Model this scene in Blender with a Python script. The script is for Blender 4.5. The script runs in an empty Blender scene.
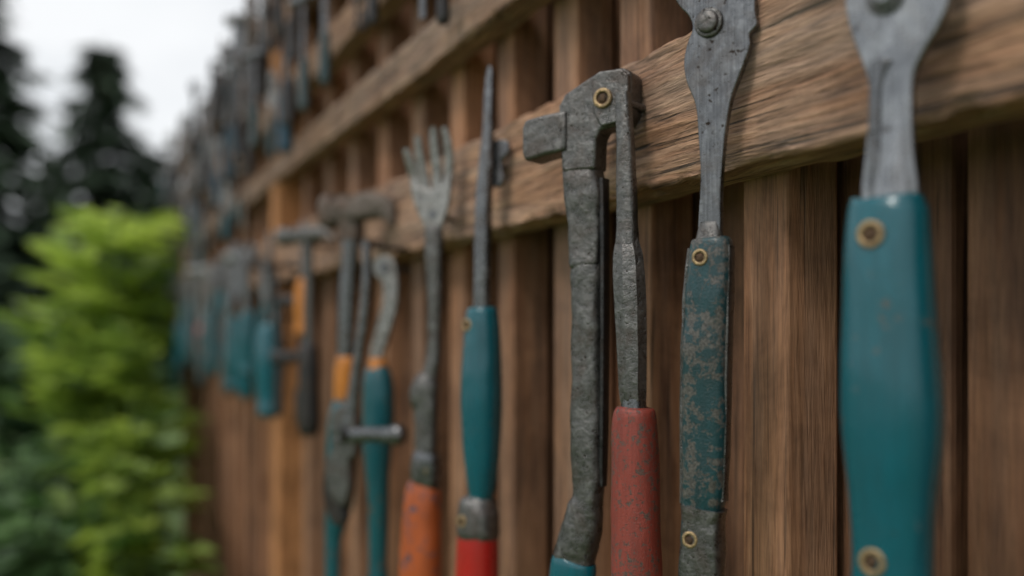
import bpy, bmesh, math, random
from mathutils import Vector, noise, Matrix
random.seed(7)
H=1.3          # datum height (eye level)
S=bpy.context.scene
# ------------------------------------------------------------------ materials
def newmat(name):
    m=bpy.data.materials.new(name); m.use_nodes=True
    nt=m.node_tree; b=nt.nodes['Principled BSDF']
    return m,nt,b
def ramp(nt,fac,stops):
    r=nt.nodes.new('ShaderNodeValToRGB'); nt.links.new(fac,r.inputs[0])
    el=r.color_ramp.elements
    while len(el)<len(stops): el.new(0.5)
    for e,(p,c) in zip(el,stops):
        e.position=p; e.color=(c[0],c[1],c[2],1) if not isinstance(c,(int,float)) else (c,c,c,1)
    return r.outputs[0]
def mix(nt,fac,a,b,mode='MIX'):
    n=nt.nodes.new('ShaderNodeMix'); n.data_type='RGBA'; n.blend_type=mode
    for s,v in ((0,fac),(6,a),(7,b)):
        if hasattr(v,'is_linked') or hasattr(v,'links'): nt.links.new(v,n.inputs[s])
        elif isinstance(v,(int,float)): n.inputs[s].default_value=v
        else: n.inputs[s].default_value=(v[0],v[1],v[2],1)
    return n.outputs[2]
def noi(nt,vec,scale,detail=5,rough=.6,dist=0):
    n=nt.nodes.new('ShaderNodeTexNoise'); n.inputs['Scale'].default_value=scale
    n.inputs['Detail'].default_value=min(detail,5); n.inputs['Roughness'].default_value=rough
    n.inputs['Distortion'].default_value=dist
    if vec: nt.links.new(vec,n.inputs['Vector'])
    return n.outputs[0]
def coords(nt,scale=(1,1,1),rnd=False):
    tc=nt.nodes.new('ShaderNodeTexCoord'); v=tc.outputs['Object']
    if rnd:
        at=nt.nodes.new('ShaderNodeAttribute'); at.attribute_name='rnd'
        c=nt.nodes.new('ShaderNodeCombineXYZ')
        for i in range(3): nt.links.new(at.outputs['Fac'],c.inputs[i])
        ml=nt.nodes.new('ShaderNodeVectorMath'); ml.operation='SCALE'; ml.inputs['Scale'].default_value=7.3
        nt.links.new(c.outputs[0],ml.inputs[0])
        ad=nt.nodes.new('ShaderNodeVectorMath'); nt.links.new(v,ad.inputs[0]); nt.links.new(ml.outputs[0],ad.inputs[1])
        v=ad.outputs[0]
    mp=nt.nodes.new('ShaderNodeMapping'); mp.inputs['Scale'].default_value=scale
    nt.links.new(v,mp.inputs[0])
    return mp.outputs[0],v
def bump(nt,b,h,strength,dist,prev=None):
    n=nt.nodes.new('ShaderNodeBump'); n.inputs['Strength'].default_value=strength; n.inputs['Distance'].default_value=dist
    nt.links.new(h,n.inputs['Height'])
    if prev: nt.links.new(prev,n.inputs['Normal'])
    nt.links.new(n.outputs[0],b.inputs['Normal']); return n.outputs[0]

def wood(name,light,mid,dark,axis,crack=.5,grey=.0,rough=.75,bm=1.0,fine=.9,gs=62,blot=.8):
    m,nt,b=newmat(name)
    def sc(a,c): return tuple(c if 'XYZ'[i]==axis else a for i in range(3))
    g1,v=coords(nt,sc(1,.085),True)
    g2,_=coords(nt,sc(1,.055),True)
    g3,_=coords(nt,sc(1,.022),True)
    n1=noi(nt,g1,gs,5,.62,2.2)
    col=ramp(nt,n1,[(.28,dark),(.45,mid),(.64,light)])
    n2=noi(nt,g2,480,3,.72,.4)
    col=mix(nt,fine,col,ramp(nt,n2,[(.33,.30),(.5,.85),(.66,1.18)]),'MULTIPLY')
    n3=noi(nt,g3,150,3,.62,.8)
    crk=ramp(nt,n3,[(.345,0.0),(.38,1.0)])
    col=mix(nt,crack,col,mix(nt,1.0,col,ramp(nt,n3,[(.345,.10),(.395,1.0)]),'MULTIPLY'))
    n4=noi(nt,v,11,5,.7,.4)
    col=mix(nt,ramp(nt,n4,[(.42,0.0),(.66,blot)]),col,mix(nt,1.0,col,(.46,.43,.42),'MULTIPLY'))
    if grey:
        n5=noi(nt,g1,24,5,.72)
        col=mix(nt,ramp(nt,n5,[(.40,0.0),(.68,grey)]),col,mix(nt,.8,(.33,.28,.24),ramp(nt,n2,[(.33,.35),(.66,1.1)]),'MULTIPLY'))
    at=nt.nodes.new('ShaderNodeAttribute'); at.attribute_name='rnd'
    tone=ramp(nt,at.outputs['Fac'],[(0,(.50,.49,.48)),(.5,(.86,.85,.84)),(1,(1.18,1.12,1.06))])
    col=mix(nt,1.0,col,tone,'MULTIPLY')
    nt.links.new(col,b.inputs['Base Color']); b.inputs['Roughness'].default_value=rough
    b.inputs['Specular IOR Level'].default_value=.3
    hh=mix(nt,.5*crack,n2,crk)
    p=bump(nt,b,hh,.95*bm,.0018)
    bump(nt,b,n1,.5*bm,.004,p)
    return m
rail_wood=wood('weathered_rail_wood',(.58,.365,.235),(.42,.235,.14),(.19,.095,.055),'Y',1.0,.6,.70,1.25)
board_wood=wood('fence_board_wood',(.31,.155,.084),(.23,.108,.058),(.13,.058,.032),'Z',.6,.25,.62,.45,.45,26)
batten_wood=wood('fence_batten_wood',(.50,.265,.145),(.38,.19,.10),(.20,.09,.048),'Z',.7,.35,.62,.6,.55,34)
post_wood=wood('fresh_post_wood',(.62,.31,.14),(.50,.24,.10),(.32,.13,.055),'Z',.4)
gap_shade=wood('gap_shade_backing',(.06,.03,.018),(.04,.02,.012),(.02,.01,.006),'Z',.4)  # near-black colour stands in for the shade in the board gaps

def metal(name,base,spot,metallic=.75,rough=.45,sc=160,spotamt=.6,bmp=.5,scratch=.0,con=.9):
    m,nt,b=newmat(name)
    g,v=coords(nt,(1,1,1))
    n1=noi(nt,v,sc,5,.75); n2=noi(nt,v,sc*.22,5,.7,.6)
    pits=noi(nt,v,sc*2.4,3,.55)
    col=mix(nt,con,base,ramp(nt,n1,[(.3,.35),(.5,.85),(.68,1.7)]),'MULTIPLY')
    smask=ramp(nt,n2,[(.48,0.0),(.62,spotamt)])
    col=mix(nt,smask,col,spot)
    pm=ramp(nt,pits,[(.30,1.0),(.36,0.0)])
    col=mix(nt,pm,col,tuple(c*.35 for c in spot))
    if scratch:
        gs,_=coords(nt,(1,1,.04)); ns=noi(nt,gs,900,3,.6)
        col=mix(nt,scratch,col,ramp(nt,ns,[(.35,.5),(.62,1.3)]),'MULTIPLY')
    nt.links.new(col,b.inputs['Base Color'])
    nt.links.new(ramp(nt,smask,[(0,metallic),(1,metallic*.3)]),b.inputs['Metallic'])
    rr=ramp(nt,n1,[(.3,rough-.12),(.7,rough+.16)])
    nt.links.new(rr,b.inputs['Roughness'])
    p=bump(nt,b,n1,bmp,.0014); bump(nt,b,ramp(nt,pits,[(.30,0.0),(.38,1.0)]),bmp*.7,.0007,p)
    return m
iron=metal('forged_iron',(.155,.152,.147),(.070,.046,.034),.85,.31,170,.5,.7,con=.7)
iron_lt=metal('forged_iron_light',(.31,.305,.295),(.12,.085,.062),.9,.30,190,.45,.6,con=.7)
steel=metal('brushed_steel',(.27,.28,.29),(.14,.115,.095),.95,.25,70,.3,.12,.6,.5)
steel_dk=metal('dark_steel',(.175,.18,.187),(.08,.055,.04),.92,.26,120,.4,.22,.6,.6)
brass=metal('aged_brass',(.42,.30,.16),(.15,.095,.05),.7,.38,500,.6,.4)
black=metal('black_iron',(.045,.044,.045),(.06,.035,.022),.6,.38,160,.4,.5)
hole=metal('rivet_core',(.13,.075,.042),(.03,.018,.01),.5,.45,900,.8,.7)
rusty=metal('rusty_iron',(.15,.125,.105),(.10,.045,.024),.6,.48,150,.7,.8)

def paint(name,base,chip,chipamt=.15,rough=.35,sc=90,dirt=.4,bmp=.15):
    m,nt,b=newmat(name)
    g,v=coords(nt,(1,1,.4))
    n1=noi(nt,v,sc,5,.76,.3); n2=noi(nt,v,sc*4,3,.6); n3=noi(nt,g,30,5,.68,.5)
    gs,_=coords(nt,(1,1,.07)); ns=noi(nt,gs,420,3,.65)
    big=noi(nt,v,22,3,.6)
    ad=nt.nodes.new('ShaderNodeMath'); ad.operation='MULTIPLY_ADD'; ad.inputs[1].default_value=.45; nt.links.new(big,ad.inputs[0]); nt.links.new(n1,ad.inputs[2])
    lo=.93-chipamt
    col=mix(nt,ramp(nt,n3,[(.38,0.0),(.66,dirt)]),base,tuple(c*.45+.004 for c in base))
    col=mix(nt,.4*min(1,dirt*1.4),col,ramp(nt,ns,[(.34,.6),(.6,1.12)]),'MULTIPLY')
    edge=ramp(nt,ad.outputs[0],[(lo-.03,0.0),(lo,.35)])
    col=mix(nt,edge,col,tuple(min(1,c*1.3+.03) for c in base))
    mask=ramp(nt,ad.outputs[0],[(lo,0.0),(lo+.012,1.0)])
    chipc=mix(nt,1.0,chip,ramp(nt,n2,[(.35,.5),(.65,1.5)]),'MULTIPLY')
    col=mix(nt,mask,col,chipc)
    sp=ramp(nt,n2,[(.25,1.0),(.30,0.0)])
    col=mix(nt,sp,col,tuple(c*.35 for c in chip))
    nt.links.new(col,b.inputs['Base Color'])
    nt.links.new(ramp(nt,n3,[(.3,rough-.06),(.7,rough+.18)]),b.inputs['Roughness'])
    b.inputs['Coat Weight'].default_value=.25 if rough<.35 else 0; b.inputs['Coat Roughness'].default_value=.12
    inv=ramp(nt,ad.outputs[0],[(lo,1.0),(lo+.012,0.0)])
    p=bump(nt,b,inv,.6,.0006); bump(nt,b,n2,bmp,.0005,p)
    return m
teal=paint('teal_paint',(.002,.105,.138),(.09,.075,.06),.045,.22,dirt=.45)
teal2=paint('teal_paint_worn',(.003,.10,.125),(.10,.07,.05),.08,.30,dirt=.55)
patina=paint('patina_scale',(.003,.050,.060),(.075,.070,.062),.200,.33,sc=200,dirt=.9,bmp=.8)
red=paint('red_paint',(.42,.014,.012),(.08,.04,.03),.07,.26)
redrust=paint('speckled_red_paint',(.30,.052,.034),(.10,.065,.052),.185,.42,sc=330,dirt=.7,bmp=.9)
orange=paint('orange_paint',(.46,.10,.025),(.05,.055,.08),.13,.36,dirt=.6)
yellow=paint('amber_paint',(.62,.22,.03),(.1,.05,.03),.1,.4)
blue=paint('blue_paint',(.02,.075,.12),(.05,.05,.06),.1,.4)

def leafmat(name,a,b_,tr=.35):
    m,nt,b=newmat(name)
    at=nt.nodes.new('ShaderNodeAttribute'); at.attribute_name='rnd'
    c=ramp(nt,at.outputs['Fac'],[(0,a),(1,b_)])
    nt.links.new(c,b.inputs['Base Color']); b.inputs['Roughness'].default_value=.45
    if tr:
        t=nt.nodes.new('ShaderNodeBsdfTranslucent'); nt.links.new(c,t.inputs[0])
        mx=nt.nodes.new('ShaderNodeMixShader'); mx.inputs[0].default_value=tr
        nt.links.new(b.outputs[0],mx.inputs[1]); nt.links.new(t.outputs[0],mx.inputs[2])
        nt.links.new(mx.outputs[0],nt.nodes['Material Output'].inputs[0])
    return m
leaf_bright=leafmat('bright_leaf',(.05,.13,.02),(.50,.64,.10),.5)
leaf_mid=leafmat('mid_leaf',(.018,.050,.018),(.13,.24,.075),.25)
leaf_dark=leafmat('hazy_needle_leaf',(.036,.060,.042),(.095,.14,.085),0)  # needle colour lightened to put distance haze on the trees
bark=metal('bark',(.09,.06,.04),(.04,.03,.02),0,.8,20,.6,1)

# ------------------------------------------------------------------ mesh helpers
def mkobj(name,verts,faces,mat,parent=None,smooth=True,ang=40,rnd=None):
    me=bpy.data.meshes.new(name); me.from_pydata([tuple(v) for v in verts],[],faces)
    if rnd is None:
        bm=bmesh.new(); bm.from_mesh(me); bmesh.ops.recalc_face_normals(bm,faces=bm.faces); bm.to_mesh(me); bm.free()
    me.materials.append(mat)
    if rnd is not None:
        a=me.attributes.new('rnd','FLOAT','POINT'); a.data.foreach_set('value',rnd)
    if smooth:
        me.shade_smooth()
        if ang: me.set_sharp_from_angle(angle=math.radians(ang))
    o=bpy.data.objects.new(name,me); S.collection.objects.link(o)
    if parent: o.parent=parent
    return o
def empty(name,loc=(0,0,0),rz=0):
    e=bpy.data.objects.new(name,None); e.empty_display_size=.05
    e.location=loc; e.rotation_euler=(0,0,rz); S.collection.objects.link(e); return e
def cr(pts,sub,closed=False):
    if sub<=1: return pts
    n=len(pts); out=[]
    rng=n if closed else n-1
    for i in range(rng):
        if closed: p=[pts[(i+k)%n] for k in(-1,0,1,2)]
        else: p=[pts[max(0,i-1)],pts[i],pts[i+1],pts[min(n-1,i+2)]]
        for j in range(sub):
            t=j/sub
            out.append(tuple(.5*((2*b)+(-a+c)*t+(2*a-5*b+4*c-d)*t*t+(-a+3*b-3*c+d)*t**3) for a,b,c,d in zip(*p)))
    if not closed: out.append(pts[-1])
    return out

class Tool:
    """a hand tool drawn on a sheet: sheet x right, sheet y DOWN, datum line 330"""
    def __init__(s,name,y,x,unit,ox,twist=30,wx=1.0,zo=H,oy=330):
        s.e=empty(name,(x,y,zo),math.radians(-90+twist)); s.u=unit; s.ox=ox; s.oy=oy; s.wx=wx
    def P(s,x,y,d=0): return Vector(((x-s.ox)*s.u*s.wx, d*s.u, (s.oy-y)*s.u))
    def sweep(s,name,pts,mat,e=2.,sub=5,n=22,rough=0,ang=45,freq=60):
        """pts: x,y,halfwidth,halfdepth,[depth centre]"""
        pts=[tuple(p)+((0,) if len(p)==4 else ()) for p in pts]
        pts=cr(pts,sub); V=[];F=[]
        m=len(pts)
        for i,p in enumerate(pts):
            a=pts[max(0,i-1)]; b=pts[min(m-1,i+1)]
            t=Vector((b[0]-a[0],b[1]-a[1])); 
            if t.length<1e-6: t=Vector((0,1))
            t.normalize(); nx,ny=-t.y,t.x
            for k in range(n):
                an=2*math.pi*k/n; c=math.cos(an); q=math.sin(an)
                c=math.copysign(abs(c)**(2/e),c); q=math.copysign(abs(q)**(2/e),q)
                hw=max(p[2],.05); hd=max(p[3],.05)
                v=s.P(p[0]+nx*hw*c,p[1]+ny*hw*c,p[4]+hd*q)
                if rough: v+=noise.noise_vector((v+s.e.location)*freq)*rough*s.u+noise.noise_vector((v+s.e.location)*freq*4)*rough*.5*s.u
                V.append(v)
        for i in range(m-1):
            for k in range(n):
                k2=(k+1)%n; F.append((i*n+k,i*n+k2,(i+1)*n+k2,(i+1)*n+k))
        F.append(tuple(range(n))); F.append(tuple((m-1)*n+k for k in range(n)))
        return mkobj(name,V,F,mat,s.e,ang=ang)
    def plate(s,name,out,th,mat,d=0,sub=4,bev=1.5):
        out=cr([tuple(p) for p in out],sub,True); n=len(out)
        V=[s.P(x,y,d-th) for x,y in out]+[s.P(x,y,d+th) for x,y in out]
        F=[tuple(range(n)),tuple(range(2*n-1,n-1,-1))]+[(i,(i+1)%n,n+(i+1)%n,n+i) for i in range(n)]
        o=mkobj(name,V,F,mat,s.e,ang=40)
        b=o.modifiers.new('b','BEVEL'); b.width=bev*s.u; b.segments=3; b.limit_method='ANGLE'; b.angle_limit=math.radians(35)
        return o
    def lathe(s,name,x,y,prof,mat,n=24,sx=1.0):
        V=[];F=[]
        c=s.P(x,y,0)
        for r,d in prof:
            for k in range(n):
                a=2*math.pi*k/n; V.append(c+Vector((math.cos(a)*r*s.u*sx,d*s.u,math.sin(a)*r*s.u)))
        for i in range(len(prof)-1):
            for k in range(n):
                k2=(k+1)%n; F.append((i*n+k,i*n+k2,(i+1)*n+k2,(i+1)*n+k))
        F.append(tuple(range(n))); F.append(tuple((len(prof)-1)*n+k for k in range(n)))
        return mkobj(name,V,F,mat,s.e,ang=50)
    def rivet(s,x,y,d,r):
        q=r/10
        s.lathe('rivet_washer',x,y,[(r,d+6*q),(r,d-.6*q),(r*.93,d-1.3*q),(r*.66,d-1.5*q),(r*.60,d-.9*q),(r*.58,d+2*q)],brass)
        s.lathe('rivet_core',x,y,[(r*.62,d+3*q),(r*.62,d+.3*q),(r*.42,d-.1*q),(r*.36,d-1.2*q),(r*.2,d-1.6*q),(r*.03,d-1.6*q)],hole)
    def bolt(s,x,y,d,r,mat):
        s.lathe('bolt',x,y,[(r*1.25,d+3),(r*1.25,d-2),(r*1.15,d-3),(r*.95,d-3),(r*.92,d-6),(r*.8,d-7.5),(r*.3,d-7.2),(.1,d-7)],mat)
    def nail(s,x,y,r=3,front=-2,back=60):
        s.lathe('nail',x,y,[(.1,front-2),(r*1.6,front-2),(r*1.8,front),(r,front+1),(r,back)],steel_dk,n=12)

D0=.298
def near(name,s298,ppm,ox,X,twist,wx=1.0):
    k=(.313+X)/D0
    return Tool(name,s298*k,X,k/ppm,ox,twist,wx)

# ---- large teal scraper (nearest)
t=near('scraper',.3075,2488,886,-.020,22,1.08)
t.plate('blade_head',[(-50+906,-70),(845,-35),(845,0),(852,32),(860,55),(867,80),(868,110),(864,150),(863,210),(911,210),(909,150),(908,110),(910,80),(920,58),(934,35),(944,5),(944,-35),(922,-72)],6,steel,0,4,2.5)
t.plate('blade_rib',[(872,60),(870,85),(869,190),(878,190),(879,100),(884,70),(890,62)],3,steel_dk,-7,3,1.2)
t.sweep('neck',[(888,120,14,7),(888,160,18,9),(888,210,21,13)],steel,3)
t.sweep('handle',[(885,198,26,20),(885,201,33,25),(884,212,37,29),(884,260,40,33),(885,330,43,35),(887,400,46,37),(888,450,44,36),(888,500,39,33),(888,560,36,31),(888,620,39,32),(888,670,42,33),(888,700,36,28),(888,712,20,15),(888,715,4,3)],teal,2.3,6,36,.5)
t.rivet(881,236,-33,14); t.rivet(882,558,-31,14); t.bolt(884,-4,-7,16,steel_dk); t.nail(886,-40,5)
# ---- wrench-headed scraper with patina scales
t=near('wrench',.4327,1933,712,-.016,32,1.07)
t.plate('head',[(700,-62),(683,-42),(676,-15),(683,2),(692,13),(696,26),(690,42),(687,60),(690,80),(699,105),(702,140),(704,180),(702,246),(722,246),(724,190),(728,140),(734,104),(742,82),(752,55),(752,42),(759,34),(757,20),(757,-5),(752,-40),(735,-60)],4.5,steel_dk,0,4,1.6)
t.bolt(713,24,-5,12,iron)
t.sweep('tang',[(712,222,10,6),(712,236,13,9),(712,250,15,11)],iron,2.6,4)
t.sweep('handle',[(714,238,14,10),(714,242,19,14),(713,262,21,15),(711,300,22,16),(709,350,22.5,16),(708,430,22,16),(707,490,21,15),(704,512,19,14),(704,540,20,15),(703,576,20,14),(702,640,21,15),(700,690,17,12),(700,698,5,4)],patina,3.0,6,32,1.4)
t.sweep('bolster',[(706,508,21.5,15.5),(705,520,19.5,15),(705,535,20,15.5),(704,576,21,15.5),(703,640,22,16),(702,692,18,13),(701,701,6,4)],iron,3.2,4,28,1.6)
t.sweep('spine',[(732,246,3,8),(731,300,3,8),(729,400,3,8),(726,500,3,7)],iron,3,4,12,1.0)
t.sweep('spine',[(694,248,2.5,9),(689.5,300,2.5,10),(686.5,400,2.5,10),(686.5,505,2.5,9)],iron,3,4,12,1.0)
t.rivet(708,258,-15.5,8.5); t.rivet(698,539,-15.5,8.5); t.nail(715,-30,4)
# ---- chisel with red handle
t=near('chisel',.517,1680,628,-.020,30,1.05)
t.sweep('shank',[(622,92,7,6),(625,140,8.5,7),(626,180,9.5,7.5),(627,225,10,8),(627,244,11,9)],iron,3.2,4,20,.5)
t.sweep('blade_block',[(627,236,10,8),(627,246,14,10),(628,262,17,12),(630,300,17.5,13),(632,350,16,13),(633,395,14.5,12),(634,404,12,10)],iron,2.0,4,8,.6,ang=25)
t.sweep('ferrule',[(634,398,12,11),(634,412,13,12)],steel_dk,2,3)
t.sweep('handle',[(634,407,15,13),(634,411,20,18),(635,430,22,20),(636,500,23.5,21),(637,576,24.5,22),(638,650,25,22),(638,700,22,20),(638,712,10,8)],redrust,2.2,5,32,1.0)
t.nail(622,100,4)
# ---- hammer with long cranked shaft
t=near('hammer',.5681,1557,590,-.026,36,1.10)
t.plate('head_peen',[(532,116),(552,113),(575,111),(575,151),(552,154),(532,158),(529,150),(529,124)],17,iron,0,1,3.5)
t.plate('head_body',[(566,106),(572,95),(592,84),(606,77),(630,76),(638,82),(638,120),(632,131),(608,134),(604,142),(603,172),(569,172),(568,150)],14,iron,0,1,3)
t.plate('head_cap',[(600,84),(609,78),(630,78),(637,85),(637,118),(629,130),(610,132),(603,118)],4,iron,-14.5,1,2)
t.rivet(613,105,-20,10)
t.sweep('cheek',[(585,165,17,13),(585,176,18.5,14),(587,200,18,13),(588,240,16,12),(588,262,15,12),(589,268,11,10)],iron,3.5,5,28,2)
t.sweep('shaft',[(589,255,13,11),(589,275,15,12),(589,340,15,12),(589,420,15,12),(590,480,15,12),(590,498,14,12),(587,510,17,13),(583,528,19,14),(578,550,20,14),(575,566,20,14)],iron,2.4,6,28,2)
t.sweep('side_strap',[(606,180,3,8),(607,300,2.5,8),(606,420,2.5,8),(605,485,2,6)],black,3,4,12,.6)
t.sweep('grip',[(576,560,18,14),(575,566,22,16),(573,600,23,17),(572,680,23,17),(572,700,10,8)],teal,2.2,5,28)
t.nail(600,120,4)
# ---- long screwdriver
t=near('screwdriver',.7531,1230,482,-.022,32,1.05)
t.sweep('blade',[(491,67,1.5,1),(491,74,3.5,2),(490,90,4.5,3),(489,130,5.5,4.5),(487,160,7,6),(484,200,8,7),(483,250,8.5,7.5),(482,312,8.5,7.5)],steel_dk,2.6,5,22,.3)
t.plate('side_hook',[(475,146),(492,140),(507,143),(508,155),(500,162),(503,180),(497,188),(490,186),(476,184)],3,steel_dk,8,3,1.5)
t.sweep('handle',[(482,307,10,9),(482,309,14,13),(482,318,16,15),(482,340,18,16),(481,380,20,18),(481,420,19.5,18),(481,460,17,16),(481,490,13,12),(480,500,11,10)],teal,2.2,6,32,.5)
t.rivet(474,325,-15,6)
t.sweep('collar',[(480,494,10,9),(479,501,16,14),(477,510,20,17),(477,530,21,18),(477,538,20,17)],iron,2.3,4,28,1.4)
t.rivet(470,520,-18,6)
t.sweep('lower_grip',[(477,534,20,17),(476,560,21,18),(475,620,22,18),(475,660,18,15),(475,668,6,5)],red,2.3,5,28)
t.nail(490,165,3)
# ---- hand fork
t=near('hand_fork',.8852,1070,430,-.030,44,1.10)
for a in ([(408,148),(411,162),(415,178),(423,205)],[(420,136),(421,155),(424,180),(429,205)],[(436,129),(436,150),(437,175),(437,205)],[(447,130),(450,150),(449,175),(443,205)]):
    t.sweep('tine',[(x,y,w,2.8,c) for (x,y),w,c in zip(a,(3.0,4.8,5.2,5),(-6,-3,0,0))],iron_lt,2.6,5,14,.3)
t.plate('fork_head',[(411,176),(420,186),(431,190),(441,187),(452,177),(451,196),(448,212),(443,226),(440,242),(428,242),(425,226),(417,210),(412,192)],3.2,iron_lt,0,3,1.5)
t.sweep('shaft',[(434,225,8,5),(434,245,9,7),(435,300,7,6),(434,350,7,6),(431,372,8,7),(427,382,13,9),(424,396,14,10),(426,410,12,9),(426,430,11,9),(426,455,11,9)],iron,2.4,5,22,1.2)
t.sweep('ferrule',[(427,452,12,10),(426,460,14,12),(425,482,14.5,12),(424,487,13,11)],steel_dk,2.2,3,24,.5)
t.sweep('handle',[(424,484,14,12),(422,496,17,14),(421,540,19,16),(419,600,20,17),(418,660,18,15),(418,668,7,6)],orange,2.3,5,28,.8)
t.rivet(428,470,-11,4); t.nail(434,215,3)
# ---- sickle / pruning hook
t=near('pruning_hook',1.0558,916,380,-.026,40,1.1)
t.plate('blade',[(374,262),(386,256),(396,262),(400,285),(398,310),(390,335),(382,360),(382,378),(371,378),(370,352),(378,325),(384,300),(383,282),(376,275)],3,iron_lt,0,4,1.2)
t.sweep('handle',[(377,362,7,6),(377,372,12,10),(378,390,15,12),(378,420,15,12),(377,445,14,11),(377,470,12,10),(378,500,10,8),(378,560,9,7),(378,600,9,7),(378,640,6,5)],teal2,2.2,5,24,.6)
t.sweep('ferrule',[(377,358,8,7),(377,372,11,10)],yellow,2,3); t.nail(386,268,4,back=40)
# ---- claw hammer
t=near('claw_hammer',1.189,823,350,-.040,40,1.1)
t.sweep('head',[(322,210,13,12),(325,210,17,15),(334,211,17,15),(338,211,13,12),(350,210,14,12),(366,208,14,12),(380,208,13,10),(392,214,9,8),(398,226,4,6)],rusty,3.5,4,22,2)
t.sweep('head',[(351,196,12,11),(351,240,12,10)],rusty,3,3)
t.sweep('shaft',[(351,225,9,8),(350,262,8,7),(347,300,8,7),(345,362,8,7)],steel_dk,2.4,4)
t.sweep('handle',[(345,355,7,6),(345,362,10,9),(344,385,10,9),(343,402,9,8)],yellow,2.3,4)
t.sweep('grip',[(343,400,9,8),(342,420,14,11),(340,460,15,11),(338,500,14,10),(335,520,11,9),(331,545,8,6),(330,600,7,5)],teal2,2.3,4)
t.nail(351,240,4,back=50)
# ---- adjustable wrench with side lever
t=near('adjustable_wrench',1.125,866,362,-.062,40,1.0)
t.sweep('shaft',[(366,240,4,4),(364,300,5,4),(352,380,6,5),(345,425,9,7)],steel_dk,2.4,4)
t.sweep('lever',[(338,437,9,8),(352,436,9,8),(370,434,8,7),(390,434,8,7),(404,433,11,9),(410,433,7,7)],steel_dk,2.5,4,20,.6)
t.plate('jaw',[(326,414),(340,406),(354,416),(355,452),(347,462),(348,490),(338,508),(322,492),(318,465),(326,450),(324,430)],6,iron,0,3,2)
t.plate('jaw_lower',[(322,452),(334,460),(332,500),(340,520),(328,530),(314,512),(312,478)],5,black,4,3,2)
t.bolt(340,435,-8,7,steel_dk); t.nail(366,245,3,back=70)

# ------------------------------------------------------------------ generic tools (mm drawings)
def gen(kind,y,ztop,x=-.024,col=None,k=1.0,twist=None,m=None):
    tw=twist if twist is not None else random.uniform(15,50)
    col=col or random.choice([teal,teal2,teal,patina,teal2]); m=m or random.choice([steel_dk,iron,iron_lt,steel])
    t=Tool(kind,y,x,.001*k,0,tw,1,ztop,0)
    if kind=='screwdriver':
        L=random.uniform(90,130)
        t.sweep('shank',[(0,-8,3,1.5),(0,5,4,2.5),(0,20,4,4),(0,L+4,4,4)],m,2,3,12)
        t.sweep('handle',[(0,L,7,7),(0,L+8,12,11),(0,L+40,15,14),(0,L+85,13,12),(0,L+102,14,13),(0,L+108,5,5)],col,2.3,4,18)
    elif kind=='hammer':
        t.sweep('head',[(-52,0,11,11),(-34,0,12,12),(-28,0,9,9),(0,0,12,11),(25,-2,9,9),(48,8,3,8)],m,3,3,16,1)
        t.sweep('shaft',[(0,-12,8,7),(0,30,7,6),(0,150,7,6)],m,2.4,3,14)
        t.sweep('handle',[(0,145,8,7),(0,155,13,11),(0,210,15,12),(0,262,15,12),(0,270,6,5)],col,2.3,4,18)
    elif kind=='pliers':
        for s in(-1,1):
            t.plate('jaw',[(s*1,-22),(s*9,-14),(s*15,10),(s*12,32),(s*1,38),(s*1,0)],5,m,0,3,1.5)
            t.sweep('handle',[(-s*4,25,7,5),(s*8,45,7,5),(s*18,80,7,6),(s*20,120,8,7),(s*15,170,8,7),(s*13,190,6,5),(s*13,194,2,2)],col,2.2,4,14)
        t.bolt(0,25,-5,8,steel)
    elif kind=='wrench':
        t.plate('head',[(-8,-26),(-20,-12),(-19,10),(-8,24),(-7,60),(7,60),(8,24),(19,10),(20,-12),(8,-26),(7,-6),(-7,-6)],4,m,0,3,1.2)
        t.sweep('shaft',[(0,50,8,4),(0,130,8,4)],m,3,3,14)
        t.sweep('handle',[(0,112,9,7),(0,120,13,9),(0,170,14,11),(0,225,13,10),(0,236,5,4)],col,2.5,4,18)
    elif kind=='trowel':
        t.plate('blade',[(0,-20),(12,-5),(20,25),(22,60),(12,82),(-12,82),(-22,60),(-20,25),(-12,-5)],2,m,0,4,.8)
        t.sweep('neck',[(0,76,7,4,-2),(0,100,5,5,-8),(0,130,6,6,-2)],m,2,3,12)
        t.sweep('handle',[(0,124,9,8),(0,132,13,12),(0,190,15,13),(0,232,13,12),(0,240,5,4)],col,2.3,4,18)
    elif kind=='clamp':
        t.sweep('bar',[(0,-20,6,4),(0,150,6,4)],m,4,2,12)
        t.sweep('fixed_jaw',[(-2,-12,9,6),(18,-12,9,6),(46,-4,5,5)],m,4,3,12)
        t.sweep('sliding_jaw',[(-10,70,11,8),(20,70,9,7),(46,62,5,5)],col,4,3,12)
        t.sweep('screw',[(38,20,4,4),(38,110,4,4),(38,116,9,8),(38,160,10,9),(38,164,3,3)],col,2,3,14)
    t.nail(0,12 if kind!='screwdriver' else 30,3,-7,60)
    return t
kinds=['pliers','screwdriver','wrench','hammer','trowel','screwdriver','wrench','pliers','clamp']
gen('hammer',1.31,H+.125,-.04,black,.98,35,iron)
gen('screwdriver',1.40,H+.15,-.03,yellow,.75,35,steel_dk)
gen('clamp',1.47,H+.03,-.05,black,1.0,45,black)
gen('screwdriver',1.55,H+.14,-.05,teal,1.35,35,iron)
gen('pliers',1.67,H+.09,-.03,teal2,1.15,40,steel_dk)
y=1.78; i=1
while y<3.55:
    kd=kinds[i%9]
    gen(kd,y,H+.135+random.uniform(-.02,.02),random.uniform(-.05,-.02),None if i%13 else red,random.uniform(.95,1.2),m=random.choice([steel_dk,iron,iron_lt]))
    y+=random.uniform(.06,.085); i+=1
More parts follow.
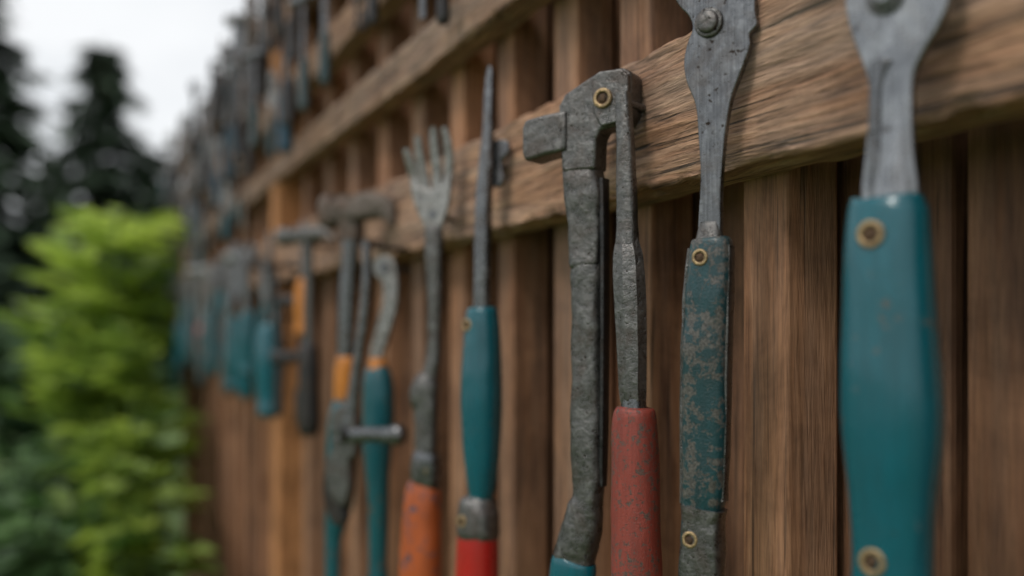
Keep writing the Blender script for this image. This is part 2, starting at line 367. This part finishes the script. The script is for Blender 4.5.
def row(z,y0,y1,step,k,mats,cols):
    y=y0;i=random.randint(0,8)
    while y<y1:
        gen(kinds[i%9],y,z+random.uniform(-.01,.02),random.uniform(-.07,-.022),random.choice(cols),random.uniform(.85,1.15)*k,m=random.choice(mats))
        y+=step*random.uniform(.7,1.4); i+=1
dk=[black,steel_dk,iron,rusty,iron_lt]
gen('clamp',.86,H+.375,-.03,black,.62,30,steel_dk)
gen('wrench',1.03,H+.43,-.03,black,.45,30,steel_dk)
gen('clamp',1.10,H+.40,-.03,black,.4,20,black)
gen('screwdriver',1.50,H+.44,-.035,blue,.85,35,iron)
row(H+.29,1.95,3.55,.09,.48,dk,[black,rusty,teal2,patina])
row(H+.41,1.22,1.45,.08,.6,dk,[black,patina,rusty])
row(H+.415,1.60,3.55,.085,.58,dk,[black,rusty,patina,blue])
row(H+.57,1.40,3.6,.08,.72,dk,[black,rusty,patina,black])

# ------------------------------------------------------------------ fence
fence=empty('wooden_fence')
def boxes(name,lst,mat,bev=.0015):
    V=[];F=[];R=[]
    for bx in lst:
        (x0,x1,y0,y1,z0,z1)=bx[:6]; b=len(V); r=random.random() if len(bx)<7 else bx[6]
        for q in((x0,y0,z0),(x1,y0,z0),(x1,y1,z0),(x0,y1,z0),(x0,y0,z1),(x1,y0,z1),(x1,y1,z1),(x0,y1,z1)):
            V.append(q); R.append(r)
        for f in((0,3,2,1),(4,5,6,7),(0,1,5,4),(1,2,6,5),(2,3,7,6),(3,0,4,7)): F.append(tuple(b+i for i in f))
    o=mkobj(name,V,F,mat,fence,smooth=False,rnd=R)
    m=o.modifiers.new('b','BEVEL'); m.width=bev; m.segments=2
    return o
Y0,Y1=-1.2,3.62
ZT=H+.57
bat=[.262,.448,.590,.700,.815,.94,1.07,1.21,1.36,1.52,1.68,1.98,2.14,2.3,2.47,2.64,2.8,2.97,3.13,3.3,3.46,.10,-.07,-.21,-.36,-.52,-.68]
L=[]
for yy in bat:
    w=random.uniform(.036,.044)
    L.append((.030+random.uniform(.0005,.004),.066,yy-w/2,yy+w/2,.015,ZT-.012,random.uniform(.4,.95)))
boxes('batten',L,batten_wood,.002)
L=[]
bs=sorted(bat); edges=[Y0]+[a for a in bs]+[Y1]
for a,b in zip(edges[:-1],edges[1:]):
    n=max(1,round((b-a)/.12)); 
    for j in range(n):
        p=a+(b-a)*j/n; q=a+(b-a)*(j+1)/n
        dx=random.uniform(-.003,.003)
        L.append((.072+dx,.088,p+.004,q-.004,.02,ZT-random.uniform(.004,.01),random.uniform(.1,.85)))
boxes('board',L,board_wood,.003)
boxes('backing',[(.093,.105,Y0,Y1,.03,ZT-.03)],gap_shade)  # dark sheet added behind the boards so their gaps look shaded
boxes('post',[(.004,.066,1.785,1.86,0,ZT-.02,1.0),(.006,.066,3.55,3.615,0,ZT-.02,.8),(.006,.066,-.85,-.79,0,ZT-.02,.8)],post_wood,.003)
def rail(name,z0,z1,x0=0.0,x1=.0325,amp=.0011,tone=.8,fine=True):
    ys=[];y=Y0
    while y<Y1+.02:
        ys.append(y); y+= .0028 if (fine and .1<y<1.1) else .02
    cx=(x0+x1)/2;cz=(z0+z1)/2;hx=(x1-x0)/2;hz=(z1-z0)/2
    prof=[]
    def seg(a,b,n):
        for i in range(n): prof.append((a[0]+(b[0]-a[0])*i/n,a[1]+(b[1]-a[1])*i/n))
    c=.0018
    P=[(-hx,-hz+c),(-hx,hz-c),(-hx+c,hz),(hx-c,hz),(hx,hz-c),(hx,-hz+c),(hx-c,-hz),(-hx+c,-hz)]
    ns=[30,2,5,2,4,2,8,2]
    for i in range(8): seg(P[i],P[(i+1)%8],ns[i])
    V=[];F=[];n=len(prof)
    for y in ys:
        chip=max(0,noise.noise(Vector((y*14,z0*9,3)))-.12)*.014+max(0,noise.noise(Vector((y*45,z0*9,7)))-.15)*.008
        for (a,b) in prof:
            p=Vector((cx+a,y,cz+b+.0015*math.sin(y*5)))
            edge=max(0,1-min(abs(abs(a)-hx)+abs(abs(b)-hz),.006)/.006)
            q=Vector((p.x*80,p.y*7,p.z*80)); q2=Vector((p.x*330,p.y*45,p.z*330))
            d=noise.noise_vector(q)*amp+noise.noise_vector(q2)*amp*(.5+1.2*edge)
            lo=(a<0)*max(0,1-abs(b+hz)/.008); hi=(a<0)*max(0,1-abs(b-hz)/.006)
            V.append(p+Vector((d.x+chip*(lo+.5*hi)*.7,0,d.z+chip*(lo-.5*hi)*.6)))
    m=len(ys)
    for i in range(m-1):
        for k in range(n):
            k2=(k+1)%n; F.append((i*n+k,(i+1)*n+k,(i+1)*n+k2,i*n+k2))
    F.append(tuple(range(n))); F.append(tuple((m-1)*n+k for k in range(n-1,-1,-1)))
    return mkobj(name,V,F,rail_wood,fence,ang=60,rnd=[tone]*len(V))
rail('rail',H+.083,H+.167,tone=.84)
rail('rail',H+.262,H+.305,.0,.030,tone=.62)
rail('rail',H+.375,H+.42,.0,.030,tone=.7,fine=False)
rail('rail',H+.515,H+.56,.0,.030,tone=.6,fine=False)
rail('rail',H-.85,H-.77,.0,.030,tone=.7,fine=False)
boxes('cap',[(-.012,.10,Y0,Y1+.01,ZT-.002,ZT+.02)],board_wood,.002)

# ------------------------------------------------------------------ ground
def ground():
    m,nt,b=newmat('lawn')
    g,v=coords(nt)
    n1=noi(nt,v,.6,6,.6); n2=noi(nt,v,9,6,.7)
    c=ramp(nt,n1,[(.3,(.07,.12,.03)),(.7,(.14,.21,.06))])
    c=mix(nt,.7,c,ramp(nt,n2,[(.3,.5),(.7,1.2)]),'MULTIPLY')
    nt.links.new(c,b.inputs['Base Color']); b.inputs['Roughness'].default_value=.9
    bump(nt,b,n2,.8,.05)
    V=[];F=[];n=60
    for i in range(n+1):
        for j in range(n+1):
            x=math.copysign(abs(i/n*2-1)**2.5,i/n*2-1)*600; y=math.copysign(abs(j/n*2-1)**2.5,j/n*2-1)*600
            d=math.hypot(x,y); z=noise.noise(Vector((x*.05,y*.05,0)))*.25*min(1,max(0,(d-6)/10))
            V.append((x,y,z))
    for i in range(n):
        for j in range(n):
            a=i*(n+1)+j; F.append((a,a+n+1,a+n+2,a+1))
    mkobj('lawn',V,F,m,None,ang=None)
ground()
# ------------------------------------------------------------------ foliage
class Leaves:
    def __init__(s): s.V=[];s.F=[];s.R=[]
    def leaf(s,p,d,up,L,W,r=None,simple=False):
        d=d.normalized(); side=d.cross(up)
        if side.length<1e-3: side=d.cross(Vector((1,0,0)))
        side.normalize(); nrm=side.cross(d).normalized()
        r=random.random() if r is None else min(1,max(0,r))
        b=len(s.V)
        if simple:
            s.V+=[p,p+d*L*.5+side*W*.5,p+d*L-nrm*L*.12,p+d*L*.5-side*W*.5]; s.R+=[r]*4
            s.F+=[(b,b+1,b+2,b+3)]; return
        s.V+= [p, p+d*L*.35+side*W*.5+nrm*W*.15, p+d*L*.7+side*W*.38-nrm*L*.05, p+d*L-nrm*L*.18, p+d*L*.7-side*W*.38-nrm*L*.05, p+d*L*.35-side*W*.5+nrm*W*.15]
        s.R+=[r]*6
        s.F+=[(b,b+1,b+2,b+3),(b,b+3,b+4,b+5)]
    def stem(s,pts,r):
        for a,c in zip(pts[:-1],pts[1:]):
            b=len(s.V)
            for q in(a,c):
                for k in range(4):
                    an=k*math.pi/2; s.V.append(q+Vector((math.cos(an)*r,math.sin(an)*r,0))); s.R.append(.3)
            for k in range(4): s.F.append((b+k,b+(k+1)%4,b+4+(k+1)%4,b+4+k))
    def obj(s,name,mat,parent=None):
        return mkobj(name,s.V,s.F,mat,parent,smooth=False,rnd=s.R)
rv=lambda a,b: random.uniform(a,b)
def shrub(name,cx,cy,rx,ry,h,nst,mat,L,W,zmin=.2,parts=26,tw0=1.0,hmin=.62,upb=0,seed=1,pair=5,xmax=9):
    random.seed(seed)
    lv=Leaves()
    for i in range(nst):
        a=rv(0,6.28); q=math.sqrt(random.random())
        bx=cx+math.cos(a)*rx*q*.45; by=cy+math.sin(a)*ry*q*.45
        tx=cx+math.cos(a)*rx*q; ty=cy+math.sin(a)*ry*q; tz=h*rv(hmin,1.0)*(1-.12*q)
        pts=[]
        for k in range(8):
            f=k/7; pts.append(Vector((bx+(tx-bx)*f**1.6,by+(ty-by)*f**1.6,tz*f-(.06*f**4))))
        lv.stem(pts,.004)
        tone=rv(-.3,.3)
        for k in range(parts):
            f=rv(zmin,1.0); ii=f*7; j=min(6,int(ii)); p=pts[j].lerp(pts[j+1],ii-j)
            an=rv(0,6.28); d=Vector((math.cos(an),math.sin(an),rv(-.3,.5)+upb))
            tw=L*rv(.6,1.8)*tw0*(1.25-.6*f); t2=rv(-.25,.25)
            if p.x+d.x*tw*1.2>xmax: d.x=-abs(d.x)
            for q2 in range(pair):
                pp=p+d*tw*(q2/pair)
                sd=d.cross(Vector((0,0,1))).normalized()*(1 if q2%2 else -1)
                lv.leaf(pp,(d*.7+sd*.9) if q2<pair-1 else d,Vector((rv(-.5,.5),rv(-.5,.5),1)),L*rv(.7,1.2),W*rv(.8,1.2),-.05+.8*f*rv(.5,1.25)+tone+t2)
    return lv.obj(name,mat)
shrub('sumac_shrub',-.23,3.40,.16,.30,1.90,10,leaf_bright,.12,.055,.52,9,1.7,.70,.35,31,8,-.02)
shrub('sumac_shrub',-.19,2.75,.10,.22,1.50,6,leaf_bright,.10,.045,.55,9,1.5,.8,.25,13,7,-.02)
shrub('garden_shrub',-.42,2.45,.28,.35,1.04,26,leaf_mid,.065,.048,.25,24,seed=14)
shrub('garden_shrub',-.15,1.95,.12,.30,.95,18,leaf_mid,.055,.04,.35,22,seed=15,xmax=-.02)
shrub('garden_shrub',-.20,2.35,.12,.25,1.16,9,leaf_bright,.06,.042,.55,11,seed=16,xmax=-.02)
shrub('garden_shrub',-.47,3.6,.35,.35,1.22,22,leaf_mid,.08,.055,.2,24,seed=20)
shrub('garden_shrub',-1.3,4.6,.6,.7,1.14,28,leaf_mid,.08,.05,.2,24,seed=17)
shrub('hedge',-.5,9.5,.9,1.0,1.55,26,leaf_mid,.14,.09,.1,24,seed=18)
shrub('hedge',.9,6.8,.9,.8,1.75,30,leaf_mid,.13,.08,.1,26,seed=19)
shrub('hedge',-4.5,9.5,1.6,1.0,1.1,24,leaf_mid,.16,.10,.1,22,seed=21)

def conifer(name,x,y,h,r,seed,dens=1.0):
    random.seed(seed); lv=Leaves()
    e=empty(name,(x,y,0))
    nl=int(32*dens)
    for i in range(nl):
        f=i/nl; z=h*(.08+.9*f)
        R=r*(1-f)**.85*rv(.7,1.15)+.12
        nb=int(12-5*f)
        for b in range(nb):
            an=rv(0,6.28); Rb=R*rv(.65,1.2)
            nseg=max(4,int(10*Rb/r*1.2))
            for k in range(nseg):
                g=(k+.6)/nseg
                p=Vector((math.cos(an)*Rb*g,math.sin(an)*Rb*g,z-.32*Rb*g*g+.05*h/10*rv(-1,1)))
                for s in(-1,1,0):
                    aa=an+s*rv(.5,1.0)
                    d=Vector((math.cos(aa),math.sin(aa),rv(-.55,.05)))
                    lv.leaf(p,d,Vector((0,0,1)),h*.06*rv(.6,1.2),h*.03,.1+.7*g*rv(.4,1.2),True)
    lv.obj('crown',leaf_dark,e)
    V=[];F=[];n=10
    for i in range(9):
        f=i/8; rr=h*.018*(1-f)+.01
        for k in range(n): V.append((math.cos(k*.6283)*rr,math.sin(k*.6283)*rr,h*.98*f))
    for i in range(8):
        for k in range(n): F.append((i*n+k,i*n+(k+1)%n,(i+1)*n+(k+1)%n,(i+1)*n+k))
    mkobj('trunk',V,F,bark,e)
conifer('pine_tree',.05,23,7.7,2.2,1)
conifer('pine_tree',1.25,27,6.2,2.2,2)
conifer('pine_tree',-1.85,16.5,7.6,1.6,3)
conifer('pine_tree',-1.0,27,5.8,2.0,4)
conifer('pine_tree',2.9,30,4.9,1.8,5)
conifer('pine_tree',-4.8,20,9.5,2.2,6)
conifer('pine_tree',5.8,28,7.5,2.2,8)
def treeline():
    random.seed(5); lv=Leaves()
    for i in range(9000):
        x=rv(-26,26); hh=4.9+1.6*noise.noise(Vector((x*.25,0,0)))+1.2*noise.noise(Vector((x*.9,3,0)))
        z=rv(0,1)**.8*hh; y=34+rv(-1.5,1.5)*(1-z/(hh+1))
        lv.leaf(Vector((x,y,z)),Vector((rv(-1,1),rv(-1,.2),rv(-.5,.6))),Vector((0,0,1)),.65,.45,rv(.1,.6)+.4*z/hh*rv(0,1),True)
    lv.obj('distant_trees',leaf_dark)
treeline()

# ------------------------------------------------------------------ world + sun
w=bpy.data.worlds.new('World'); S.world=w; w.use_nodes=True; nt=w.node_tree
bg=nt.nodes['Background']
sky=nt.nodes.new('ShaderNodeTexSky'); sky.sky_type='NISHITA'; sky.sun_disc=False
sky.sun_elevation=math.radians(52); sky.sun_rotation=math.radians(246)
tc=nt.nodes.new('ShaderNodeTexCoord')
mp=nt.nodes.new('ShaderNodeMapping'); mp.inputs['Scale'].default_value=(1,1,2.5); nt.links.new(tc.outputs['Generated'],mp.inputs[0])
cn=noi(nt,mp.outputs[0],2.2,5,.55,.3)
cl=ramp(nt,cn,[(.30,(.66,.69,.72)),(.60,(1.0,1.0,.995))])
cl=mix(nt,1.0,cl,(10.6,10.7,10.8),'MULTIPLY')
c=mix(nt,.88,sky.outputs[0],cl)
nt.links.new(c,bg.inputs[0]); bg.inputs[1].default_value=.1
sd=bpy.data.lights.new('sun','SUN'); sd.energy=1.5; sd.angle=math.radians(14); sd.color=(1,.95,.89)
so=bpy.data.objects.new('sun',sd); S.collection.objects.link(so)
dirv=Vector((-.72,-.30,1.05)).normalized()
so.rotation_euler=dirv.to_track_quat('Z','Y').to_euler(); so.location=(-3,-2,5)
# ------------------------------------------------------------------ camera
cd=bpy.data.cameras.new('camera'); co=bpy.data.objects.new('camera',cd); S.collection.objects.link(co); S.camera=co
cd.lens=35; cd.sensor_width=36; cd.shift_y=42/1024; cd.clip_start=.02; cd.clip_end=2000
co.location=(-.313,0,H); co.rotation_euler=(math.radians(90),0,math.radians(-23.3))
cd.dof.use_dof=True; cd.dof.focus_distance=.55; cd.dof.aperture_fstop=2.8
S.view_settings.view_transform='Standard'; S.view_settings.look='None'; S.view_settings.exposure=0
